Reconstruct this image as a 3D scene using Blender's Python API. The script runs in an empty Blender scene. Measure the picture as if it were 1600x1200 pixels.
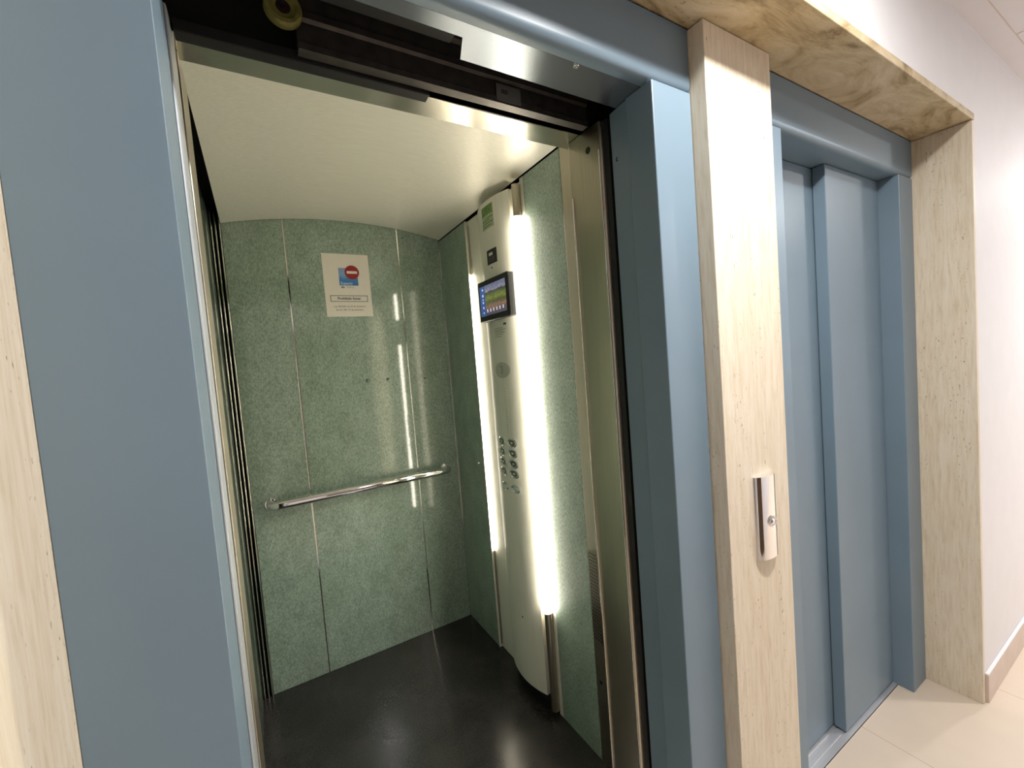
import bpy, bmesh, math, random
from mathutils import Vector, Matrix
random.seed(7)
SC = bpy.context.scene
COL = SC.collection

# ------------------------------------------------------------------ helpers
def link(name, me, parent=None, mat=None):
    o = bpy.data.objects.new(name, me); COL.objects.link(o)
    if mat is not None: me.materials.append(mat)
    if parent is not None:
        o.parent = parent
    return o

def org(parent):
    v = Vector((0, 0, 0)); p = parent
    while p is not None:
        v += p.location; p = p.parent
    return v

def fin(name, bm, mat, parent=None, smooth=False, bevel=0, seg=2, at=None):
    """link a bmesh given in world coordinates; the object origin is `at` (world) or the parent's origin"""
    base = org(parent)
    a = Vector(at) if at is not None else base
    bmesh.ops.recalc_face_normals(bm, faces=bm.faces)
    bmesh.ops.translate(bm, verts=bm.verts, vec=-a)
    me = bpy.data.meshes.new(name); bm.to_mesh(me); bm.free()
    if smooth:
        for p in me.polygons: p.use_smooth = True
    o = link(name, me, parent, mat)
    o.location = a - base
    if bevel:
        m = o.modifiers.new('bevel', 'BEVEL'); m.width = bevel; m.segments = seg
        m.limit_method = 'ANGLE'; m.angle_limit = math.radians(40)
    return o

def add_box(bm, x0, x1, y0, y1, z0, z1):
    v = [bm.verts.new(c) for c in ((x0,y0,z0),(x1,y0,z0),(x1,y1,z0),(x0,y1,z0),(x0,y0,z1),(x1,y0,z1),(x1,y1,z1),(x0,y1,z1))]
    for f in ((0,3,2,1),(4,5,6,7),(0,1,5,4),(1,2,6,5),(2,3,7,6),(3,0,4,7)):
        bm.faces.new([v[i] for i in f])

def box(name, b, mat, parent=None, bevel=0, seg=2, at=None):
    bm = bmesh.new(); add_box(bm, *b)
    return fin(name, bm, mat, parent, bevel=bevel, seg=seg, at=at)

def add_prism(bm, pts, axis, a, b):
    """extrude a closed 2D outline along an axis: axis 'z' pts=(x,y); 'x' pts=(y,z); 'y' pts=(x,z)"""
    def P(p, t):
        return {'z': (p[0], p[1], t), 'x': (t, p[0], p[1]), 'y': (p[0], t, p[1])}[axis]
    lo = [bm.verts.new(P(p, a)) for p in pts]; hi = [bm.verts.new(P(p, b)) for p in pts]
    n = len(pts)
    for i in range(n):
        bm.faces.new((lo[i], lo[(i+1) % n], hi[(i+1) % n], hi[i]))
    bm.faces.new(lo); bm.faces.new(list(reversed(hi)))

def prism(name, pts, axis, a, b, mat, parent=None, bevel=0, seg=2):
    bm = bmesh.new(); add_prism(bm, pts, axis, a, b)
    return fin(name, bm, mat, parent, bevel=bevel, seg=seg)

def add_lathe(bm, prof, c, d, n=32):
    """revolve (radius, height) profile about axis d through c"""
    d = Vector(d).normalized(); c = Vector(c)
    u = d.orthogonal().normalized(); w = d.cross(u)
    rings = []
    for r, h in prof:
        if r < 1e-6: rings.append([bm.verts.new(c + d*h)])
        else: rings.append([bm.verts.new(c + d*h + (u*math.cos(2*math.pi*k/n) + w*math.sin(2*math.pi*k/n))*r) for k in range(n)])
    for A, B in zip(rings, rings[1:]):
        for k in range(n):
            a0, a1 = A[k % len(A)], A[(k+1) % len(A)]; b0, b1 = B[k % len(B)], B[(k+1) % len(B)]
            q = []
            for v in (a0, a1, b1, b0):
                if v not in q: q.append(v)
            if len(q) > 2: bm.faces.new(q)

def lathe(name, prof, c, d, mat, parent=None, n=32, smooth=True):
    bm = bmesh.new(); add_lathe(bm, prof, c, d, n)
    o = fin(name, bm, mat, parent, smooth=False)
    if smooth:
        sharp_smooth(o)
    return o

def sharp_smooth(o, ang=35):
    me = o.data
    for p in me.polygons: p.use_smooth = True
    bm = bmesh.new(); bm.from_mesh(me)
    for e in bm.edges:
        if len(e.link_faces) == 2 and e.calc_face_angle() > math.radians(ang): e.smooth = False
    bm.to_mesh(me); bm.free()

def add_tube(bm, path, r, n=20):
    path = [Vector(p) for p in path]; rings = []
    for i, p in enumerate(path):
        t = (path[min(i+1, len(path)-1)] - path[max(i-1, 0)]).normalized()
        up = Vector((0, 0, 1)) if abs(t.z) < .9 else Vector((1, 0, 0))
        u = t.cross(up).normalized(); w = u.cross(t)
        rings.append([bm.verts.new(p + (u*math.cos(2*math.pi*k/n) + w*math.sin(2*math.pi*k/n))*r) for k in range(n)])
    for A, B in zip(rings, rings[1:]):
        for k in range(n): bm.faces.new((A[k], A[(k+1) % n], B[(k+1) % n], B[k]))
    bm.faces.new(rings[0]); bm.faces.new(rings[-1])

def thing(name, label, cat, loc, group=None):
    o = bpy.data.objects.new(name, None); COL.objects.link(o)
    o.location = loc; o.empty_display_size = .05
    tag(o, label, cat, group); return o

def tag(o, label, cat, group=None):
    o['label'] = label; o['category'] = cat
    if group: o['group'] = group
    return o

def struct(o):
    o['kind'] = 'structure'; return o

def text_mesh(name, txt, size, mat, parent, M, align='CENTER', bold=0, depth=0.0002):
    cu = bpy.data.curves.new(name, 'FONT'); cu.body = txt; cu.size = size
    cu.align_x = align; cu.align_y = 'CENTER'; cu.offset = bold; cu.extrude = depth; cu.resolution_u = 3
    t = bpy.data.objects.new('tmp_text', cu); COL.objects.link(t)
    dg = bpy.context.evaluated_depsgraph_get()
    me = bpy.data.meshes.new_from_object(t.evaluated_get(dg)); me.name = name
    bpy.data.objects.remove(t); bpy.data.curves.remove(cu)
    me.materials.clear()
    me.transform(Matrix.Translation(-org(parent)) @ M)
    return link(name, me, parent, mat)

def frameM(o, ax, ay, az):
    m = Matrix.Identity(4)
    for i, v in enumerate((ax, ay, az)):
        for k in range(3): m[k][i] = v[k]
    for k in range(3): m[k][3] = o[k]
    return m

# ------------------------------------------------------------------ materials
def new_mat(name):
    m = bpy.data.materials.new(name); m.use_nodes = True
    nt = m.node_tree; b = nt.nodes['Principled BSDF']
    return m, nt, b

def N(nt, kind, **kw):
    n = nt.nodes.new(kind)
    for k, v in kw.items():
        if k in n.inputs: n.inputs[k].default_value = v
        else: setattr(n, k, v)
    return n

def coords(nt, scale=(1, 1, 1)):
    tc = N(nt, 'ShaderNodeTexCoord'); mp = N(nt, 'ShaderNodeMapping')
    mp.inputs['Scale'].default_value = scale
    nt.links.new(tc.outputs['Object'], mp.inputs['Vector']); return mp.outputs['Vector']

def noise(nt, vec, scale, detail=3, rough=.5, dist=0):
    n = N(nt, 'ShaderNodeTexNoise'); n.inputs['Scale'].default_value = scale
    n.inputs['Detail'].default_value = detail; n.inputs['Roughness'].default_value = rough
    n.inputs['Distortion'].default_value = dist
    nt.links.new(vec, n.inputs['Vector']); return n.outputs['Fac']

def ramp(nt, fac, stops):
    r = N(nt, 'ShaderNodeValToRGB'); e = r.color_ramp.elements
    while len(e) > 1: e.remove(e[-1])
    e[0].position = stops[0][0]; e[0].color = (*stops[0][1], 1)
    for p, c in stops[1:]:
        k = e.new(p); k.color = (*c, 1)
    nt.links.new(fac, r.inputs['Fac']); return r.outputs['Color']

def mix(nt, fac, a, b, mode='MIX'):
    m = N(nt, 'ShaderNodeMix'); m.data_type = 'RGBA'; m.blend_type = mode
    for s, v in ((m.inputs['Factor'], fac), (m.inputs[6], a), (m.inputs[7], b)):
        if isinstance(v, bpy.types.NodeSocket): nt.links.new(v, s)
        elif isinstance(v, (int, float)): s.default_value = v
        else: s.default_value = (*v, 1)
    return m.outputs[2]

def bump(nt, b, h, strength=.2, dist=.001):
    n = N(nt, 'ShaderNodeBump'); n.inputs['Strength'].default_value = strength; n.inputs['Distance'].default_value = dist
    nt.links.new(h, n.inputs['Height']); nt.links.new(n.outputs['Normal'], b.inputs['Normal'])

def plain(name, col, rough=.5, metal=0, spec=.5, var=.04, vs=30):
    m, nt, b = new_mat(name)
    f = noise(nt, coords(nt), vs)
    c = ramp(nt, f, [(.3, tuple(x*(1-var) for x in col)), (.7, tuple(min(1, x*(1+var)) for x in col))])
    nt.links.new(c, b.inputs['Base Color'])
    b.inputs['Roughness'].default_value = rough; b.inputs['Metallic'].default_value = metal
    b.inputs['Specular IOR Level'].default_value = spec
    return m

def emit(name, col, strength):
    m, nt, b = new_mat(name)
    b.inputs['Base Color'].default_value = (*col, 1); b.inputs['Emission Color'].default_value = (*col, 1)
    b.inputs['Emission Strength'].default_value = strength; b.inputs['Roughness'].default_value = .4
    return m

def steel(name, col, rough, groove, aniso=.75, metal=1.0):
    tangent = (0, 1, 0)                      # roughest across the brush lines
    m, nt, b = new_mat(name)
    sc = tuple(4 if abs(t) > .5 else 400 for t in groove)
    f = noise(nt, coords(nt, sc), 1, 2)
    c = ramp(nt, f, [(.3, tuple(x*.93 for x in col)), (.7, tuple(min(1, x*1.05) for x in col))])
    nt.links.new(c, b.inputs['Base Color'])
    b.inputs['Metallic'].default_value = metal; b.inputs['Roughness'].default_value = rough
    b.inputs['Anisotropic'].default_value = aniso
    v = N(nt, 'ShaderNodeCombineXYZ')
    for k in range(3): v.inputs[k].default_value = tangent[k]
    nt.links.new(v.outputs[0], b.inputs['Tangent'])
    return m

def travertine(name, grain, tint=(1, 1, 1), fine=18, stops=None, dist=.5, pos=(.25, .45, .62, .8)):
    """grain: per-axis coordinate scale, small along the veins"""
    m, nt, b = new_mat(name)
    v = coords(nt, grain)
    f1 = noise(nt, v, fine, 6, .68, dist)
    c1 = ramp(nt, f1, list(zip(pos, stops)))
    f2 = noise(nt, coords(nt, tuple(.25*g for g in grain)), 12, 3, .6)
    c2 = ramp(nt, f2, [(.3, (.93, .89, .83)), (.62, (1, 1, 1))])
    c = mix(nt, .8, c1, c2, 'MULTIPLY')
    f3 = noise(nt, coords(nt, tuple(min(g, 2.9)**.6 if g > .7 else .7 for g in grain)), 120, 2, .5)
    pit = ramp(nt, f3, [(.29, (1, 1, 1)), (.34, (0, 0, 0))])
    f4 = noise(nt, v, 4, 2, .5)
    zone = ramp(nt, f4, [(.45, (0, 0, 0)), (.65, (1, 1, 1))])
    pz = mix(nt, 1.0, pit, zone, 'MULTIPLY')
    c = mix(nt, pz, c, (.28, .21, .13))
    c = mix(nt, 1.0, c, tint, 'MULTIPLY')
    nt.links.new(c, b.inputs['Base Color'])
    b.inputs['Roughness'].default_value = .5
    h = mix(nt, 1.0, f1, pz, 'SUBTRACT')
    bump(nt, b, h, .25, .002)
    return m

def glass_laminate(name, dark, mid, light):
    m, nt, b = new_mat(name)
    v = coords(nt, (1, 1, .5))
    f1 = noise(nt, v, 190, 4, .7, .3)
    c1 = ramp(nt, f1, [(.30, dark), (.5, mid), (.70, light)])
    f2 = noise(nt, coords(nt, (1, 1, .6)), 14, 4, .6)
    c2 = ramp(nt, f2, [(.3, (.72, .75, .70)), (.7, (1.0, 1.0, 1.0))])
    c = mix(nt, .9, c1, c2, 'MULTIPLY')
    nt.links.new(c, b.inputs['Base Color'])
    b.inputs['Roughness'].default_value = .42; b.inputs['Specular IOR Level'].default_value = .3
    b.inputs['Coat Weight'].default_value = 1.0; b.inputs['Coat Roughness'].default_value = .06; b.inputs['Coat IOR'].default_value = 1.5
    return m

def blue_paint(name, col, rough=.38):
    m, nt, b = new_mat(name)
    f = noise(nt, coords(nt), 5, 2)
    c = ramp(nt, f, [(.3, tuple(x*.97 for x in col)), (.7, tuple(x*1.03 for x in col))])
    nt.links.new(c, b.inputs['Base Color'])
    b.inputs['Roughness'].default_value = rough; b.inputs['Specular IOR Level'].default_value = .5
    g = noise(nt, coords(nt), 900, 1); bump(nt, b, g, .06, .0004)
    return m

def tile_floor(name):
    m, nt, b = new_mat(name)
    tc = N(nt, 'ShaderNodeTexCoord'); mp = N(nt, 'ShaderNodeMapping')
    mp.inputs['Location'].default_value = (-1.597 + .6*4, .16 + .6*4 + .28, 0)
    nt.links.new(tc.outputs['Object'], mp.inputs['Vector'])
    br = N(nt, 'ShaderNodeTexBrick'); br.offset = 0; br.inputs['Scale'].default_value = 1
    br.inputs['Brick Width'].default_value = .6; br.inputs['Row Height'].default_value = .6
    br.inputs['Mortar Size'].default_value = .0016; br.inputs['Mortar Smooth'].default_value = .2
    br.inputs['Color1'].default_value = (.74, .62, .50, 1); br.inputs['Color2'].default_value = (.75, .635, .515, 1)
    br.inputs['Mortar'].default_value = (.50, .40, .32, 1)
    nt.links.new(mp.outputs['Vector'], br.inputs['Vector'])
    f = noise(nt, coords(nt), 7, 4)
    v = ramp(nt, f, [(.3, (.95, .95, .95)), (.7, (1, 1, 1))])
    nt.links.new(mix(nt, 1.0, br.outputs['Color'], v, 'MULTIPLY'), b.inputs['Base Color'])
    b.inputs['Roughness'].default_value = .38
    return m

def rubber_floor(name):
    m, nt, b = new_mat(name)
    f = noise(nt, coords(nt), 160, 4, .75)
    c = ramp(nt, f, [(.35, (.009, .008, .008)), (.55, (.018, .017, .016)), (.75, (.05, .046, .043))])
    f2 = noise(nt, coords(nt), 5, 3, .5, .1)
    dust = ramp(nt, f2, [(.3, (0, 0, 0)), (.85, (.45, .45, .45))])
    nt.links.new(mix(nt, dust, c, (.06, .055, .052)), b.inputs['Base Color'])
    r = ramp(nt, f2, [(.3, (.17, .17, .17)), (.7, (.24, .24, .24))]); nt.links.new(r, b.inputs['Roughness'])
    bump(nt, b, f, .08, .0006)
    return m

def wood(name):
    m, nt, b = new_mat(name)
    f = noise(nt, coords(nt, (12, 12, 1)), 3, 5, .6, 1)
    nt.links.new(ramp(nt, f, [(.3, (.05, .025, .012)), (.7, (.11, .06, .03))]), b.inputs['Base Color'])
    b.inputs['Roughness'].default_value = .35
    return m

PAINT = blue_paint('blue_grey_paint', (.178, .250, .312))
WALL = plain('white_wall_paint', (.80, .785, .80), .6, 0, .3, .015, 12)
CEIL = plain('ceiling_paint', (.76, .73, .735), .75, 0, .2, .015, 9)
TRAV_V = travertine('travertine_vertical_grain', (6.0, 6.0, .55), (1, 1, 1), 20, ((.66, .545, .395), (.75, .65, .505), (.795, .705, .57), (.825, .745, .62)), .3, (.30, .44, .56, .70))
TRAV_H = travertine('travertine_cross_cut_shaded', (.6, 1.5, 1.5), (1, 1, 1), 6, ((.20, .13, .06), (.44, .33, .18), (.58, .47, .29), (.70, .59, .42)), 1.6, (.33, .44, .54, .68))  # cross-cut veins, with the lintel's underside shade put into the stone colour
GLASS = glass_laminate('green_fleck_glass', (.165, .225, .18), (.305, .395, .325), (.46, .55, .475))
FLOOR = tile_floor('beige_floor_tile')
RUBBER = rubber_floor('black_speckled_rubber')
STEEL_X = steel('brushed_steel_lengthwise', (.60, .57, .50), .22, (1, 0, 0), .98)
STEEL_Z = steel('brushed_steel_upright', (.50, .46, .37), .33, (0, 0, 1), .5)
STEEL_HEAD = steel('brushed_header_steel', (.27, .30, .34), .27, (1, 0, 0), .95, .75)
CEILSTEEL = steel('satin_cream_ceiling', (.86, .83, .74), .40, (1, 0, 0), .8, .25)
CREAM = steel('satin_cream_panel', (.82, .80, .70), .42, (0, 0, 1), .3, .10)
STEEL_D = steel('brushed_door_steel', (.62, .66, .70), .4, (0, 0, 1), .3, .6)
ALU = steel('aluminium_sill', (.66, .67, .70), .4, (1, 0, 0), .5, .6)
CHROME = plain('polished_chrome', (.88, .87, .88), .05, 1, .5, .01)
MIRROR = plain('mirror_strip', (.82, .80, .74), .10, 1, .5, .01)
BLACK = plain('black_plastic', (.012, .012, .012), .45, 0, .4)
GREASE = plain('greasy_dark_steel', (.062, .053, .048), .42, .7, .5, .2, 40)
VOID = plain('black_steel_and_void', (.010, .009, .008), .6, 0, .3, .2, 40)  # near-black for dark bars, and for the unlit gap painted black
TYRE = plain('yellowed_polyurethane', (.17, .15, .035), .5, 0, .4, .3, 60)
HUB = plain('dark_hub', (.035, .02, .02), .45, .5)
PAPER = plain('white_paper', (.76, .72, .64), .55, 0, .35, .015)
INK = plain('black_ink', (.03, .028, .026), .6)
GREYINK = plain('grey_ink', (.16, .15, .14), .6)
RED = plain('red_ink', (.30, .018, .018), .5, 0, .4, .15, 90)
SKYBLUE = plain('light_blue_ink', (.55, .70, .85), .5)
BROWN = wood('dark_brown_wood')
BASE = plain('beige_tile_skirting', (.62, .51, .44), .4, 0, .5, .05, 15)
LED = emit('led_tube_diffuser', (1.0, .92, .77), 25.0)
LED_SOFT = emit('led_tube_hidden', (1.0, .92, .77), 2.6)  # unseen tube set behind the panel edge to light the flange
LAMP = emit('downlight_diffuser', (1.0, .985, .96), 540.0)

# ------------------------------------------------------------------ measures (metres)
ZC_HALL = 2.457                       # hall ceiling
D = -.1604                            # front plane of the hall wall
ZL, ZO = 2.1396, 2.0                  # lintel underside, door-opening height
XF0, XO0, XO1, XP0 = -.3651, -.2252, .6121, .7407
XP1, RO0, RO1, XR = 1.0054, 1.1229, 1.9301, 2.0572
YP = -.0385
BX0, BX1, BY = -.2429, .7444, 1.5774  # inner faces of the car

# ------------------------------------------------------------------ hall shell
struct(box('floor', (-3, 6, -2.1, .05, -.06, 0), FLOOR))
struct(box('ceiling', (-3, 6, -2.1, .3, ZC_HALL, ZC_HALL + .05), CEIL))
bm = bmesh.new()
add_box(bm, -3, 6, D, .3, ZL + .0235, ZC_HALL)
add_box(bm, XR + .0202, 6, D, .3, 0, ZL + .0235)
add_box(bm, -3, XF0 - .0202, D, .03, 0, ZL + .0235)
struct(fin('wall_front', bm, WALL))
struct(box('wall_back', (-3, 6, -2.2, -2.1, 0, ZC_HALL), WALL))
struct(box('wall_shaft', (-.7, 2.4, 1.80, 1.9, -.06, 2.6), plain('raw_concrete', (.30, .29, .27), .9, 0, .2, .2, 8)))
struct(box('wall_left', (-3.1, -3, -2.1, .3, 0, ZC_HALL), WALL))
struct(box('wall_right', (6, 6.1, -2.1, .3, 0, ZC_HALL), WALL))
bm = bmesh.new()
add_box(bm, XR + .021, 6, D - .011, D, .0, .105)
struct(fin('baseboard_front', bm, BASE, bevel=.002))
struct(box('trim_1', (XR + .021, 6, D - .011, D, .105, .113), WALL, bevel=.003))
d = struct(box('added_door_1', (.20, 1.50, -2.1, -2.06, 0, 2.05), BROWN, bevel=.004, at=(.85, -2.08, 0)))  # unseen door added so the chrome call plate reflects a dark band
lathe('door_handle', [(0, 0), (.024, 0), (.024, .012), (.012, .02), (.011, .05), (.026, .06), (.026, .075), (0, .08)], (1.40, -2.06, 1.0), (0, 1, 0), CHROME, d)
# hairline joints between ceiling boards
struct(box('trim_2', (-3, 6, -.2260, -.2235, ZC_HALL - .0012, ZC_HALL), BASE))
struct(box('trim_3', (2.300, 2.3025, -2.1, -.2235, ZC_HALL - .0012, ZC_HALL), BASE))

# ------------------------------------------------------------------ travertine surround
o = box('travertine_lintel', (XF0 - .02, XR + .02, D - .003, -.0005, ZL, ZL + .0235), TRAV_H, bevel=.0022)
tag(o, 'long travertine slab lining the top of the recess over both elevator doors', 'lintel')
o = box('travertine_jamb', (XR, XR + .02, D - .0015, .020, 0, ZL - .0015), TRAV_V, bevel=.0015)
tag(o, 'travertine side slab at far right, meeting the white wall', 'door surround')
o = box('travertine_jamb', (XF0 - .02, XF0, D - .0015, .020, 0, ZL - .0015), TRAV_V, bevel=.0015)
tag(o, 'travertine side slab at the left photo edge beside the wide blue jamb', 'door surround')
bm = bmesh.new(); add_box(bm, XP0 + .001, XP1 - .001, YP, .13, 0, ZL - .002)
o = fin('travertine_pillar', bm, TRAV_V, bevel=.0015, at=(.873, 0, 0))
tag(o, 'travertine pillar between the two elevators carrying the chrome call plate', 'pillar')

# ------------------------------------------------------------------ blue door frames
def screw_or_hole(parent, c, d, mat=None, r=.006):
    return lathe('screw_or_hole', [(r, 0), (r, .0015), (r*.8, .003), (r*.35, .003), (r*.3, .0018), (0, .0018)], c, d, mat or CHROME, parent, 16)

f1 = thing('elevator_doorway', 'blue-grey metal door surround around the open elevator', 'doorway', (.19, .05, 0))
box('jamb', (XF0 + .0002, XO0, 0, .060, 0, ZO - .0005), PAINT, f1, .0012, 2)
bm = bmesh.new(); add_box(bm, XO1, XP0 - .001, 0, .076, 0, ZO - .0005)
jr = fin('jamb', bm, PAINT, f1, bevel=.0022)
jr['label'] = 'right jamb with a stepped inner return'
prism('inner_return', [(.6155, .0765), (.640, .076), (XP0 - .001, .0765), (XP0 - .001, .141), (.628, .141), (.6215, .136)], 'z', 0, ZO - .001, PAINT, jr, .0015)
screw_or_hole(jr, (.6225, .118, 1.885), (-1, 0, 0), BLACK)  # black head standing in for a dark hole in the return
# header: front plate with a rounded lower lip
lip = [(0, ZL - .001), (0, ZO + .017)]
for k in range(7):
    a = math.pi + k/6*math.pi/2
    lip.append((.017 + .017*math.cos(a), ZO + .017 + .017*math.sin(a)))
lip += [(.030, ZO), (.030, ZL - .001)]
h = prism('header', lip, 'x', XF0 + .001, XP0 - .001, PAINT, f1)
sharp_smooth(h, 40)
prism('soffit_plate', [(XO0, .0305), (XP0 - .001, .0305), (XP0 - .001, .113), (.221, .113), (.203, .062), (XO0, .062)], 'z', ZO, ZO + .006, STEEL_HEAD, f1)
screw_or_hole(f1, (.438, .036, ZO), (0, 0, -1))

f2 = thing('elevator_doorway', 'blue-grey metal door surround around the closed elevator', 'doorway', (1.53, .05, 0))
bm = bmesh.new(); add_box(bm, XP1 + .001, RO0, 0, .060, 0, ZO - .0005)
fin('jamb', bm, PAINT, f2, bevel=.0022)
bm = bmesh.new(); add_box(bm, RO1, XR - .0004, 0, .125, 0, ZO - .0005)
fin('jamb', bm, PAINT, f2, bevel=.0022)
h = prism('header', lip[:-2] + [(.16, ZO), (.16, ZL - .001)], 'x', XP1 + .001, XR - .001, PAINT, f2)
sharp_smooth(h, 40)

# ------------------------------------------------------------------ landing doors
def door_panel(parent, x0, x1, y0, y1, mat=PAINT):
    return box('door_panel', (x0, x1, y0, y1, .010, ZO - .002), mat, parent, .003, 3)
d2 = thing('elevator_door', 'closed two-leaf sliding door of the right-hand elevator', 'elevator door', (1.53, .1, 0))
door_panel(d2, 1.5165, 1.9295, .0643, .1030)['label'] = 'nearer right leaf'
door_panel(d2, 1.085, 1.560, .1048, .135)['label'] = 'deeper left leaf'
d1 = thing('elevator_door', 'retracted sliding door leaves showing only their edges at the left jamb of the open elevator', 'elevator door', (-.43, .1, 0))
door_panel(d1, -.66, XO0 - .0012, .0643, .0985); door_panel(d1, -.66, XO0 - .002, .1048, .139)
d3 = thing('car_door', 'retracted steel car door leaves behind the blue leaf edges at left', 'elevator door', (-.43, .22, 0))
door_panel(d3, -.66, XO0 - .002, .178, .216, STEEL_D); door_panel(d3, -.66, XO0 - .003, .222, .262, STEEL_D)

def sill(label, x0, x1, y0, y1):
    pts = [(y0, -.02), (y0, .004)]
    n = 4; w = (y1 - y0)/n
    for i in range(n):
        a = y0 + i*w
        if i: pts += [(a, .004)]
        pts += [(a + w*.74, .004), (a + w*.76, .0005), (a + w*.97, .0005), (a + w*.99, .004)]
    pts += [(y1, .004), (y1, -.02)]
    o = prism('door_sill', pts, 'x', x0, x1, ALU)
    return tag(o, label, 'door sill')
sill('ribbed aluminium sill under the closed elevator door', XP1 + .03, XR - .03, .0505, .150)
sill('ribbed aluminium sill at the threshold of the open elevator', XO0 - .05, XP0 - .02, .0505, .150)

# ------------------------------------------------------------------ door mechanism seen in the gap over the open door
op = thing('door_operator', 'dark greasy door rail with a yellow roller above the open elevator doorway', 'door mechanism', (.19, .18, ZO))
prof = [(.178, 2.16), (.178, 2.118), (.172, 2.112), (.172, 2.085), (.180, 2.080), (.180, 2.052), (.176, 2.048), (.176, 2.036), (.182, 2.032), (.182, 2.000), (.178, 1.996), (.178, 1.984),
        (.200, 1.984), (.200, 2.16)]
prism('rail', prof, 'x', -.050, .590, GREASE, op)
box('track_cover', (XO0 + .0, .206, .072, .120, 2.028, 2.060), VOID, op, .002)
box('bumper_bar', (XO0 + .001, .192,   .2045, .2315, 1.978, 1.998), VOID, op, .002)
w = lathe('roller', [(.011, -.006), (.0195, -.008), (.0205, -.009), (.0265, -.009), (.0285, -.006), (.0285, .006), (.0265, .009), (.0195, .009)], (-.070, .168, 2.033), (0, 1, 0), TYRE, op, 32)
lathe('hub', [(0, -.010), (.005, -.010), (.005, -.006), (.0125, -.0055), (.0185, -.007), (.0195, -.004), (.0195, .008), (0, .008)], (-.070, .168, 2.033), (0, 1, 0), HUB, w, 24)
lb = box('warning_label', (.334, .396, .1765, .1780, 1.988, 2.024), plain('grey_label', (.09, .085, .08), .6), op, .001)
box('pictogram', (.346, .362, .1760, .1766, 2.004, 2.013), INK, lb)
box('added_black_sheet', (-.30, XP0, .2325, .2385, ZO + .011, 2.24), VOID, op)  # black sheet added so the gap behind the rail looks like dark void
box('added_light_block', (-.36, XP0, .031, .232, 2.235, 2.24), VOID, op)  # added to keep light out of the gap from above

# ------------------------------------------------------------------ the car
car = thing('elevator_car', 'open elevator car lined with green speckled glass, black floor and cream ceiling', 'elevator car', (.25, .9, 0))
box('floor_covering', (-.30, .83, .305, BY + .02, -.05, 0), RUBBER, car)
box('car_sill', (XO0 - .02, XP0, .185, .3045, -.05, 0), ALU, car, .002)
# back wall: three glass panels and two mirror strips
S1, S2, sw = -.0065, .5165, .0028
ZT = 2.22
for a, b in ((BX0, S1 - sw), (S1 + sw, S2 - sw), (S2 + sw, BX1)):
    box('glass_panel', (a, b, BY, BY + .012, 0.001, ZT), GLASS, car, .001)
for s in (S1, S2):
    box('seam_strip', (s - sw + .0003, s + sw - .0003, BY + .0015, BY + .010, .001, ZT), MIRROR, car)['label'] = 'mirror-bright strip between two glass panels'
# rear corner trims
box('corner_trim', (BX1 - .0035, BX1 + .002, BY - .0035, BY, .001, 2.105), MIRROR, car)
# left wall
XL = -.285
box('glass_panel', (XL - .012, XL, .386, BY, .001, 2.16), GLASS, car, .001)
tr = box('corner_trim', (XL, BX0 - .0005, BY - .003, BY + .004, .001, 2.16), STEEL_Z, car)
for xb in (XL + .008, XL + .0225, BX0 - .0045):
    lathe('bead', [(0, .001), (.0032, .001), (.0032, 2.16), (0, 2.16)], (xb, BY - .003, 0), (0, 0, 1), MIRROR, tr, 16)
# right wall
YG0, YG1, YT, YC = .490, .712, .735, 1.235
box('glass_panel', (BX1, BX1 + .012, YC + .002, BY, .001, 2.105), GLASS, car, .001)
box('glass_panel', (BX1, BX1 + .012, YG0 + .001, YG1 - .001, .001, 2.105), GLASS, car, .001)
v = box('front_strip', (BX1, BX1 + .012, .2805, YG0 - .001, .001, 2.105), STEEL_Z, car, .001)
bm = bmesh.new()                                   # perforated grille let into the strip
nz, ny = 26, 4
gz0, gz1, gy0, gy1 = .452, .762, .445, .4835
bars = []
for i in range(nz + 1):
    z = gz0 + (gz1 - gz0)*i/nz; add_box(bm, BX1 - .0022, BX1 - .0002, gy0, gy1, z - .0028, z + .0028)
for j in range(ny + 1):
    y = gy0 + (gy1 - gy0)*j/ny; add_box(bm, BX1 - .0024, BX1 - .0002, y - .0018, y + .0018, gz0, gz1)
g = fin('vent_grille', bm, STEEL_Z, car)
box('vent_opening', (BX1 - .0008, BX1, gy0, gy1, gz0, gz1), BLACK, g)
lathe('hole', [(0, .0012), (.0065, .0012), (.0065, 0)], (BX1, .466, .303), (-1, 0, 0), BLACK, v, 16)
# front posts and transom
bm = bmesh.new()
pts = []
for cx, cy, a0 in ((XO1 + .006, .287 - .006, 90), (XO1 + .006, .163 + .006, 180)):
    for k in range(5):
        a = math.radians(a0 + 90*k/4); pts.append((cx + .006*math.cos(a), cy + .006*math.sin(a)))
pts += [(BX1 + .012, .163), (BX1 + .012, .287)]
add_prism(bm, pts, 'z', .001, ZO - .004)
p = fin('front_post', bm, STEEL_Z, car); sharp_smooth(p, 40)
box('edge_highlight_bead', (XO1 - .0030, XO1 + .0001, .1665, .1705, .01, 1.93), MIRROR, p, .001)  # mirror beads added to draw the highlights along the post's edges
box('edge_highlight_bead', (XO1 - .0030, XO1 + .0001, .2760, .2800, .01, 1.85), MIRROR, p, .001)
box('gap_strip', (XO1 + .010, XP0, (.145), .1625, .01, ZO - .004), BLACK, p)  # black strip filling the gap between jamb and post
lathe('hole', [(0, .001), (.0085, .001), (.0085, 0)], (XO1, .2085, 1.945), (-1, 0, 0), BLACK, p, 18)
box('front_post', (XL - .02, XO0 - .002, .284, .385, .001, ZO - .004), STEEL_Z, car, .002)
bm = bmesh.new(); add_box(bm, XL - .02, BX1 + .012, .240, .311, ZO - .003, ZO + .20)
fin('transom', bm, STEEL_X, car, bevel=.002)
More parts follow.
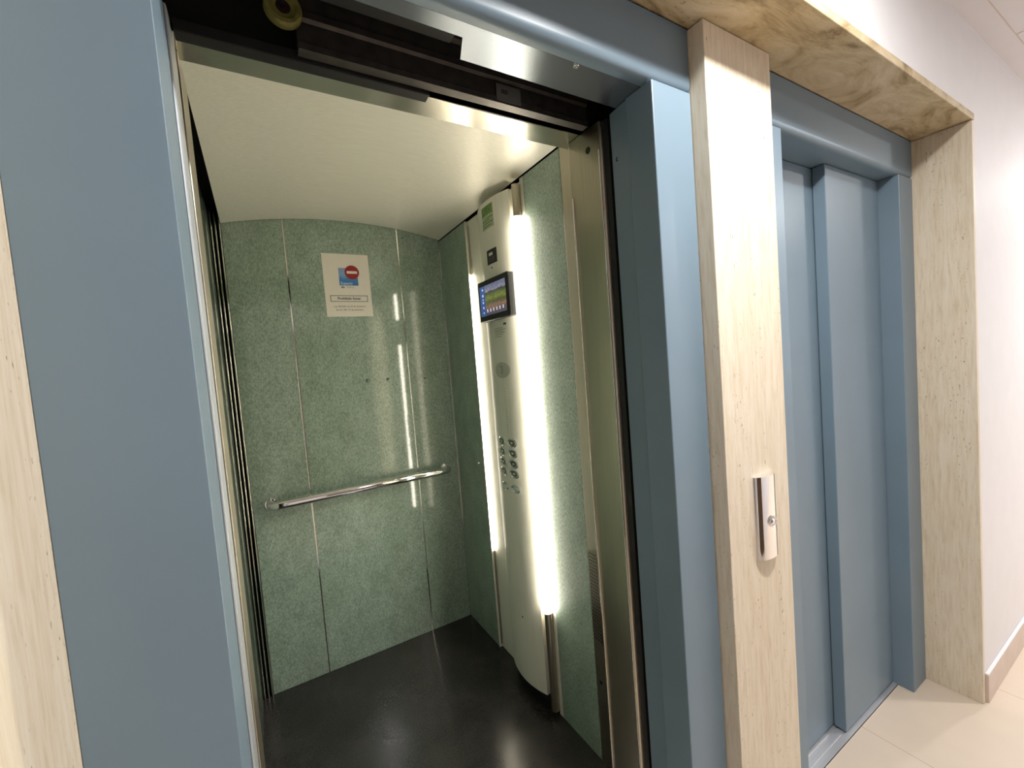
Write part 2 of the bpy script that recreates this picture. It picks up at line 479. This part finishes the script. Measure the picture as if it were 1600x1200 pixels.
# vaulted ceiling
vault = []
W = BX1 - BX0; sag = .056; zc = 2.112
R = ((W/2)**2 + sag**2)/(2*sag); cz = zc + sag - R; cxm = (BX0 + BX1)/2; amax = math.asin(W/2/R)
NV = 40
low = [(cxm + R*math.sin(-amax + 2*amax*k/NV), cz + R*math.cos(-amax + 2*amax*k/NV)) for k in range(NV + 1)]
top = [(x, z + .014) for x, z in reversed(low)]
c = prism('ceiling_panel', low + top, 'y', .3115, BY - .004, CEILSTEEL, car); sharp_smooth(c, 40)
box('roof', (XL - .02, BX1 + .05, .3115, BY + .02, ZT + .001, ZT + .02), VOID, car)
for x, z, r in ((.302, 1.385, .011), (.401, 1.385, .008), (.6, 1.372, .005), (.545, 2.11, .004)):
    lathe('cover_cap', [(r, 0), (r*.92, .0012), (r*.5, .0024), (0, .0028)], (x, BY, z), (0, -1, 0), plain('green_cap', (.10, .14, .11), .2, .3), car, 20)
lathe('lock_knob', [(0, .012), (.006, .011), (.008, .006), (.006, 0)], (BX1, 1.287, .930), (-1, 0, 0), CHROME, car, 18)

# handrail
hr = thing('handrail', 'polished steel tube handrail across the green back wall of the car', 'handrail', (.25, BY, .872))
yr, zr, rr = BY - .062, .870, .0190
path = [(-.172, BY - .001, zr)]
for k in range(8):
    a = k/7*math.pi/2
    path.append((-.172 + .03 - .03*math.cos(a), yr + .03 - .03*math.sin(a), zr))
for k in range(8):
    a = k/7*math.pi/2
    path.append((.668 - .03 + .03*math.sin(a), yr + .03 - .03*math.cos(a), zr))
path.append((.668, BY - .001, zr))
bm = bmesh.new(); add_tube(bm, path, rr, 24); o = fin('rail', bm, CHROME, hr); sharp_smooth(o, 50)
for x in (-.172, .668):
    lathe('end_mount', [(.0, 0), (.027, 0), (.027, .004), (.024, .008), (.0197, .008), (.0197, .0)], (x, BY, zr), (0, -1, 0), CHROME, hr, 24)

# notice
po = thing('notice', 'white no smoking notice with blue square and red no-entry disc on the green back wall', 'notice', (.2515, BY, 1.857))
yq = BY - .0012
pp = box('sheet', (.144, .359, yq, BY - .0002, 1.707, 2.010), PAPER, po)
X = Vector((1, 0, 0)); Z = Vector((0, 0, 1)); NY = Vector((0, -1, 0))
def sky_square(name):
    m, nt, b = new_mat(name)
    tc = N(nt, 'ShaderNodeTexCoord'); sp = N(nt, 'ShaderNodeSeparateXYZ'); nt.links.new(tc.outputs['Generated'], sp.inputs[0])
    f = noise(nt, coords(nt), 22, 4)
    a = N(nt, 'ShaderNodeMath', operation='MULTIPLY_ADD'); nt.links.new(f, a.inputs[0]); a.inputs[1].default_value = .5; nt.links.new(sp.outputs['Z'], a.inputs[2])
    nt.links.new(ramp(nt, a.outputs[0], [(.2, (.03, .15, .42)), (.6, (.06, .22, .50)), (.85, (.20, .38, .58)), (1.2, (.24, .34, .56))]), b.inputs['Base Color'])
    b.inputs['Roughness'].default_value = .5
    return m
box('logo_square', (.214, .302, yq - .0006, yq, 1.858, 1.942), sky_square('blue_sky_print'), po)
dz = lathe('no_entry_disc', [(0, .0012), (.034, .0012), (.034, 0)], (.276, yq, 1.922), (0, -1, 0), RED, po, 40)
box('bar', (.252, .300, yq - .0018, yq - .0012, 1.916, 1.928), PAPER, dz, .0002)
text_mesh('logo_text', 'Espacio', .0185, SKYBLUE, po, frameM((.219, yq - .0009, 1.868), X, Z, NY), 'LEFT', .0002)
text_mesh('logo_text', 'sin', .0150, INK, po, frameM((.220, yq - .0003, 1.850), X, Z, NY), 'LEFT', .0004)
text_mesh('logo_text', 'humo', .0150, plain('tan_ink', (.42, .33, .26), .6), po, frameM((.246, yq - .0003, 1.850), X, Z, NY), 'LEFT', .0001)
bm = bmesh.new()
for b in ((.166, .340, 1.807, 1.8095), (.166, .340, 1.779, 1.7815), (.166, .1685, 1.7815, 1.807), (.3375, .340, 1.7815, 1.807)):
    add_box(bm, b[0], b[1], yq - .0004, yq, b[2], b[3])
fin('border', bm, INK, po)
text_mesh('headline', 'Prohibido fumar', .0165, INK, po, frameM((.253, yq - .0003, 1.7945), X, Z, NY), 'CENTER', .0004)
text_mesh('small_print', 'Ley 28/2005, de 26 de diciembre', .0112, GREYINK, po, frameM((.2525, yq - .0003, 1.756), X, Z, NY), 'CENTER', .0001)
text_mesh('small_print', 'B.O.E. 309  27 de diciembre', .0112, GREYINK, po, frameM((.2515, yq - .0003, 1.739), X, Z, NY), 'CENTER', .0001)

# ------------------------------------------------------------------ control panel column
cp = thing('control_panel', 'tall curved cream control column with screen, buttons and glowing side tubes', 'control panel', (.74, .92, 0))
ca = dict(cx=1.041, cy=.916, R=.346)
def arc_x(y): return ca['cx'] - math.sqrt(ca['R']**2 - (y - ca['cy'])**2)
def arc_n(y): return Vector((-(ca['cx'] - arc_x(y)), y - ca['cy'], 0)).normalized()
A0, A1 = .783, 1.050
bm = bmesh.new()
ys = [A0 + (A1 - A0)*k/32 for k in range(33)]
pts = [(arc_x(y), y) for y in ys] + [(.750, A1 - .020), (.750, A0 + .004)]
add_prism(bm, pts, 'z', .058, 2.083)
o = fin('face_plate', bm, CREAM, cp); sharp_smooth(o, 30)
box('plinth', (.738, .762, A0, A1, .001, .0575), BLACK, cp)
ch = prism('back_channel', [(BX1, YG1), (BX1, YT), (BX1 + .015, YT + .001), (BX1 + .015, YC - .003), (BX1 - .001, YC - .001), (BX1 - .001, YC + .0015), (BX1 + .022, YC + .0015), (BX1 + .022, YG1)], 'z', .001, 2.105, CREAM, cp)
for x, y, rt, z0, z1 in ((.728, .744, .018, .425, 1.965), (.744, 1.0585, .0105, .50, 1.93), (.7510, 1.2275, .0042, .50, 1.85)):
    lathe('light_tube', [(0, z0), (rt - .002, z0), (rt, z0 + .004), (rt, z1 - .004), (rt - .002, z1), (0, z1)], (x, y, 0), (0, 0, 1), LED_SOFT if rt == .0105 else LED, cp, 28)
    for a, b in ((z1 + .0005, 2.083), (.02, z0 - .0005)):
        lathe('tube_holder', [(0, a), (rt*.9, a), (rt*.9, b), (0, b)], (x + .003, y, 0), (0, 0, 1), STEEL_Z, cp, 20)

def on_arc(y, z, lift=0): return Vector((arc_x(y), y, z)) + arc_n(y)*lift
def patch(name, y0, y1, z0, z1, mat, parent, lift=.0006, n=10):
    """thin curved sheet following the face plate"""
    bm = bmesh.new(); rows = []
    for k in range(n + 1):
        y = y0 + (y1 - y0)*k/n
        rows.append([bm.verts.new(on_arc(y, z0, -.0002)), bm.verts.new(on_arc(y, z1, -.0002)), bm.verts.new(on_arc(y, z1, lift)), bm.verts.new(on_arc(y, z0, lift))])
    for a, b in zip(rows, rows[1:]):
        for i in range(4): bm.faces.new((a[i], b[i], b[(i+1) % 4], a[(i+1) % 4]))
    bm.faces.new(rows[0]); bm.faces.new(rows[-1])
    return fin(name, bm, mat, parent)
GREEN = plain('green_print', (.16, .27, .07), .5, 0, .4, .5, 120)
PALEGREEN = plain('pale_green_print', (.42, .47, .33), .5, 0, .4, .1, 90)
s = patch('sticker', .872, .968, 1.972, 2.064, PALEGREEN, cp)
patch('picture', .876, .964, 2.026, 2.062, GREEN, s, .0012)
for k, (zz, a, b) in enumerate(((2.014, .878, .94), (2.005, .90, .962), (1.994, .878, .962), (1.982, .89, .962))):
    patch('text_line', a, b, zz - .0022, zz + .0022, GREEN, s, .0012)
t = patch('data_plate', .868, .945, 1.828, 1.886, INK, cp, .0012)
patch('window', .896, .926, 1.861, 1.873, PAPER, t, .0018)
for zz in (1.853, 1.846, 1.839): patch('text_line', .880, .934, zz - .001, zz + .001, GREYINK, t, .0018)
lathe('pinhole', [(0, .0008), (.004, .0008), (.004, 0)], on_arc(.911, 1.812), arc_n(.911), BLACK, cp, 12)
# screen
SX = .668
hs = box('display', (SX, arc_x(.916) + .004, .752, 1.003, 1.598, 1.764), BLACK, cp, .004)
def screen_mat():
    m, nt, b = new_mat('landscape_screen')
    tc = N(nt, 'ShaderNodeTexCoord'); sp = N(nt, 'ShaderNodeSeparateXYZ'); nt.links.new(tc.outputs['Generated'], sp.inputs[0])
    f = noise(nt, coords(nt), 45, 4, .7)
    a = N(nt, 'ShaderNodeMath', operation='MULTIPLY_ADD'); nt.links.new(f, a.inputs[0]); a.inputs[1].default_value = .16; nt.links.new(sp.outputs['Z'], a.inputs[2])
    c = ramp(nt, a.outputs[0], [(.10, (.05, .05, .09)), (.27, (.16, .09, .07)), (.36, (.27, .16, .10)), (.46, (.12, .10, .06)), (.50, (.05, .08, .02)), (.62, (.20, .23, .05)), (.74, (.10, .14, .03)), (.83, (.03, .03, .04)), (.88, (.28, .27, .33)), (1.0, (.15, .17, .27))])
    g = ramp(nt, noise(nt, coords(nt), 130, 2), [(.3, (.6, .6, .6)), (.7, (1.3, 1.3, 1.3))])
    c = mix(nt, 1.0, c, g, 'MULTIPLY')
    nt.links.new(c, b.inputs['Emission Color']); b.inputs['Emission Strength'].default_value = .85
    b.inputs['Base Color'].default_value = (.01, .01, .01, 1); b.inputs['Roughness'].default_value = .15
    return m
scn = box('screen', (SX - .001, SX + .001, .770, .938, 1.620, 1.742), screen_mat(), hs)
sb = box('sidebar', (SX - .001, SX + .001, .938, .986, 1.620, 1.742), emit('blue_screen', (.035, .075, .22), .9), hs)
WHITEPX = emit('white_pixels', (.55, .65, .85), .8)
for zz, hh in ((1.728, .004), (1.704, .005), (1.688, .003), (1.676, .004), (1.655, .004), (1.634, .003)):
    box('icon', (SX - .0016, SX - .001, .958 - hh*1.2, .958 + hh*1.2, zz - hh, zz + hh), WHITEPX, sb)
for k in range(6):
    y = .925 - k*.026; box('icon', (SX - .0016, SX - .001, y - .0035, y + .0035, 1.632, 1.645), WHITEPX, scn)
# small engraved marks, emblem, dotted speaker slot
MARK = plain('engraved_grey', (.30, .30, .24), .5, .3)
for k, (zz, a, b) in enumerate(((1.578, .845, .862), (1.564, .868, .935), (1.557, .85, .93), (1.551, .868, .935), (1.545, .855, .93), (1.538, .868, .93), (1.530, .88, .935))):
    patch('marking', a, b, zz - (.004 if k == 0 else .0012), zz + (.004 if k == 0 else .0012), INK if k == 0 else MARK, cp, .0007, 4)
EMB = plain('pale_emblem_grey', (.55, .55, .48), .5, .3)
bm = bmesh.new(); rg = []
for q in range(7):
    rg.append([bm.verts.new(on_arc(.898 + .056*q/6*math.cos(2*math.pi*k/40), 1.392 + .033*q/6*math.sin(2*math.pi*k/40), .0005)) for k in range(40 if q else 1)])
for A, B in zip(rg, rg[1:]):
    for k in range(40):
        f = []
        for v_ in (A[k % len(A)], A[(k+1) % len(A)], B[(k+1) % 40], B[k]):
            if v_ not in f: f.append(v_)
        bm.faces.new(f)
e = fin('emblem', bm, EMB, cp)
Yv = Vector((0, -1, 0)); nrm = arc_n(.898); tx = Vector((0, 0, 1)).cross(nrm).normalized()
text_mesh('numeral', '3', .046, MARK, e, frameM(on_arc(.898, 1.392, .0012), tx, Z, nrm), 'CENTER', 0)
bm = bmesh.new()
for k in range(18):
    z = 1.315 - k*.0105; add_lathe(bm, [(0, .0008), (.0022, .0008), (.0022, 0)], on_arc(.888, z), arc_n(.888), 8)
fin('speaker_dots', bm, MARK, cp)
# ten wide oval push buttons
SMOKE = plain('smoked_button', (.25, .24, .21), .2, .8)
def oval(name, prof, c, d, mat, parent, n):
    bm = bmesh.new(); add_lathe(bm, prof, c, d, n)
    t = Vector((0, 0, 1)).cross(d).normalized()
    for v_ in bm.verts: v_.co += t*((v_.co - c).dot(t)*.66)
    o = fin(name, bm, mat, parent); sharp_smooth(o); return o
for i, z in enumerate((1.092, 1.049, 1.005, .964, .900)):
    for y in (.945, .867):
        n_ = arc_n(y); r = .0195 if i < 4 else .0180; c_ = on_arc(y, z)
        b = oval('button', [(r*.62, .002), (r*.72, .0045), (r*.88, .0052), (r, .003), (r, -.003)], c_, n_, CHROME, cp, 28)
        oval('cap', [(0, .0042), (r*.35, .004), (r*.58, .0028), (r*.63, .001)], c_, n_, SMOKE if i < 4 else CHROME, b, 24)
        oval('indicator', [(0, .0056), (r*.18, .0052), (r*.24, .0041)], c_, n_, CHROME, b, 12)
lathe('pinhole', [(0, .0008), (.004, .0008), (.004, 0)], on_arc(.892, .345), arc_n(.892), BLACK, cp, 12)

# ------------------------------------------------------------------ call button plate on the pillar
pc = thing('call_plate', 'tall half-round chrome call button plate on the travertine pillar', 'call button plate', (.8845, YP, .99))
hw, dp = .0445, .019
pts = [(.8845 + hw*math.cos(math.pi + math.pi*k/28), YP + dp*math.sin(math.pi + math.pi*k/28)) for k in range(29)]
bm = bmesh.new(); add_prism(bm, pts, 'z', .8915, 1.098)
o = fin('plate', bm, CHROME, pc); sharp_smooth(o, 50)
b = lathe('button', [(.0085, .0005), (.0100, .004), (.0125, .005), (.0140, .003), (.0140, -.004)], (.8845, YP - dp, .984), (0, -1, 0), CHROME, pc, 28)
lathe('cap', [(0, .0055), (.005, .005), (.0082, .003), (.0085, .0)], (.8845, YP - dp, .984), (0, -1, 0), CHROME, b, 24)

# ------------------------------------------------------------------ hall downlights
def downlight(x, y, label):
    t = thing('ceiling_downlight', label, 'ceiling light', (x, y, ZC_HALL))
    lathe('ring', [(.078, -.006), (.095, -.005), (.100, 0), (.078, 0)], (x, y, ZC_HALL), (0, 0, 1), WALL, t, 40)
    lathe('diffuser', [(0, -.004), (.076, -.004), (.077, 0)], (x, y, ZC_HALL), (0, 0, 1), LAMP, t, 40)
downlight(.68, -.58, 'round ceiling downlight in front of the open elevator')
downlight(3.4, -1.30, 'unseen downlight added to brighten the white wall past the closed elevator')  # lamp added and positioned for the brightness of the right wall
downlight(4.76, -.58, 'round ceiling downlight at the far right end of the hall')

# ------------------------------------------------------------------ world, camera, view
w = bpy.data.worlds.new('world'); SC.world = w; w.use_nodes = True
w.node_tree.nodes['Background'].inputs[0].default_value = (0, 0, 0, 1)
cd = bpy.data.cameras.new('camera'); cam = bpy.data.objects.new('camera', cd); COL.objects.link(cam)
cd.sensor_fit = 'HORIZONTAL'; cd.sensor_width = 36; cd.lens = 665.52/1600*36; cd.clip_start = .01
cam.matrix_world = frameM((-.15970, -.63167, 1.42598), (.85752931, -.50829113, -.07926926), (.0955085, .00589392, .99541117), (-.50549146, -.86116514, .05360033))
SC.camera = cam
SC.view_settings.view_transform = 'Standard'; SC.view_settings.look = 'None'
SC.view_settings.gamma = 1; SC.view_settings.exposure = 0; SC.view_settings.use_curve_mapping = False
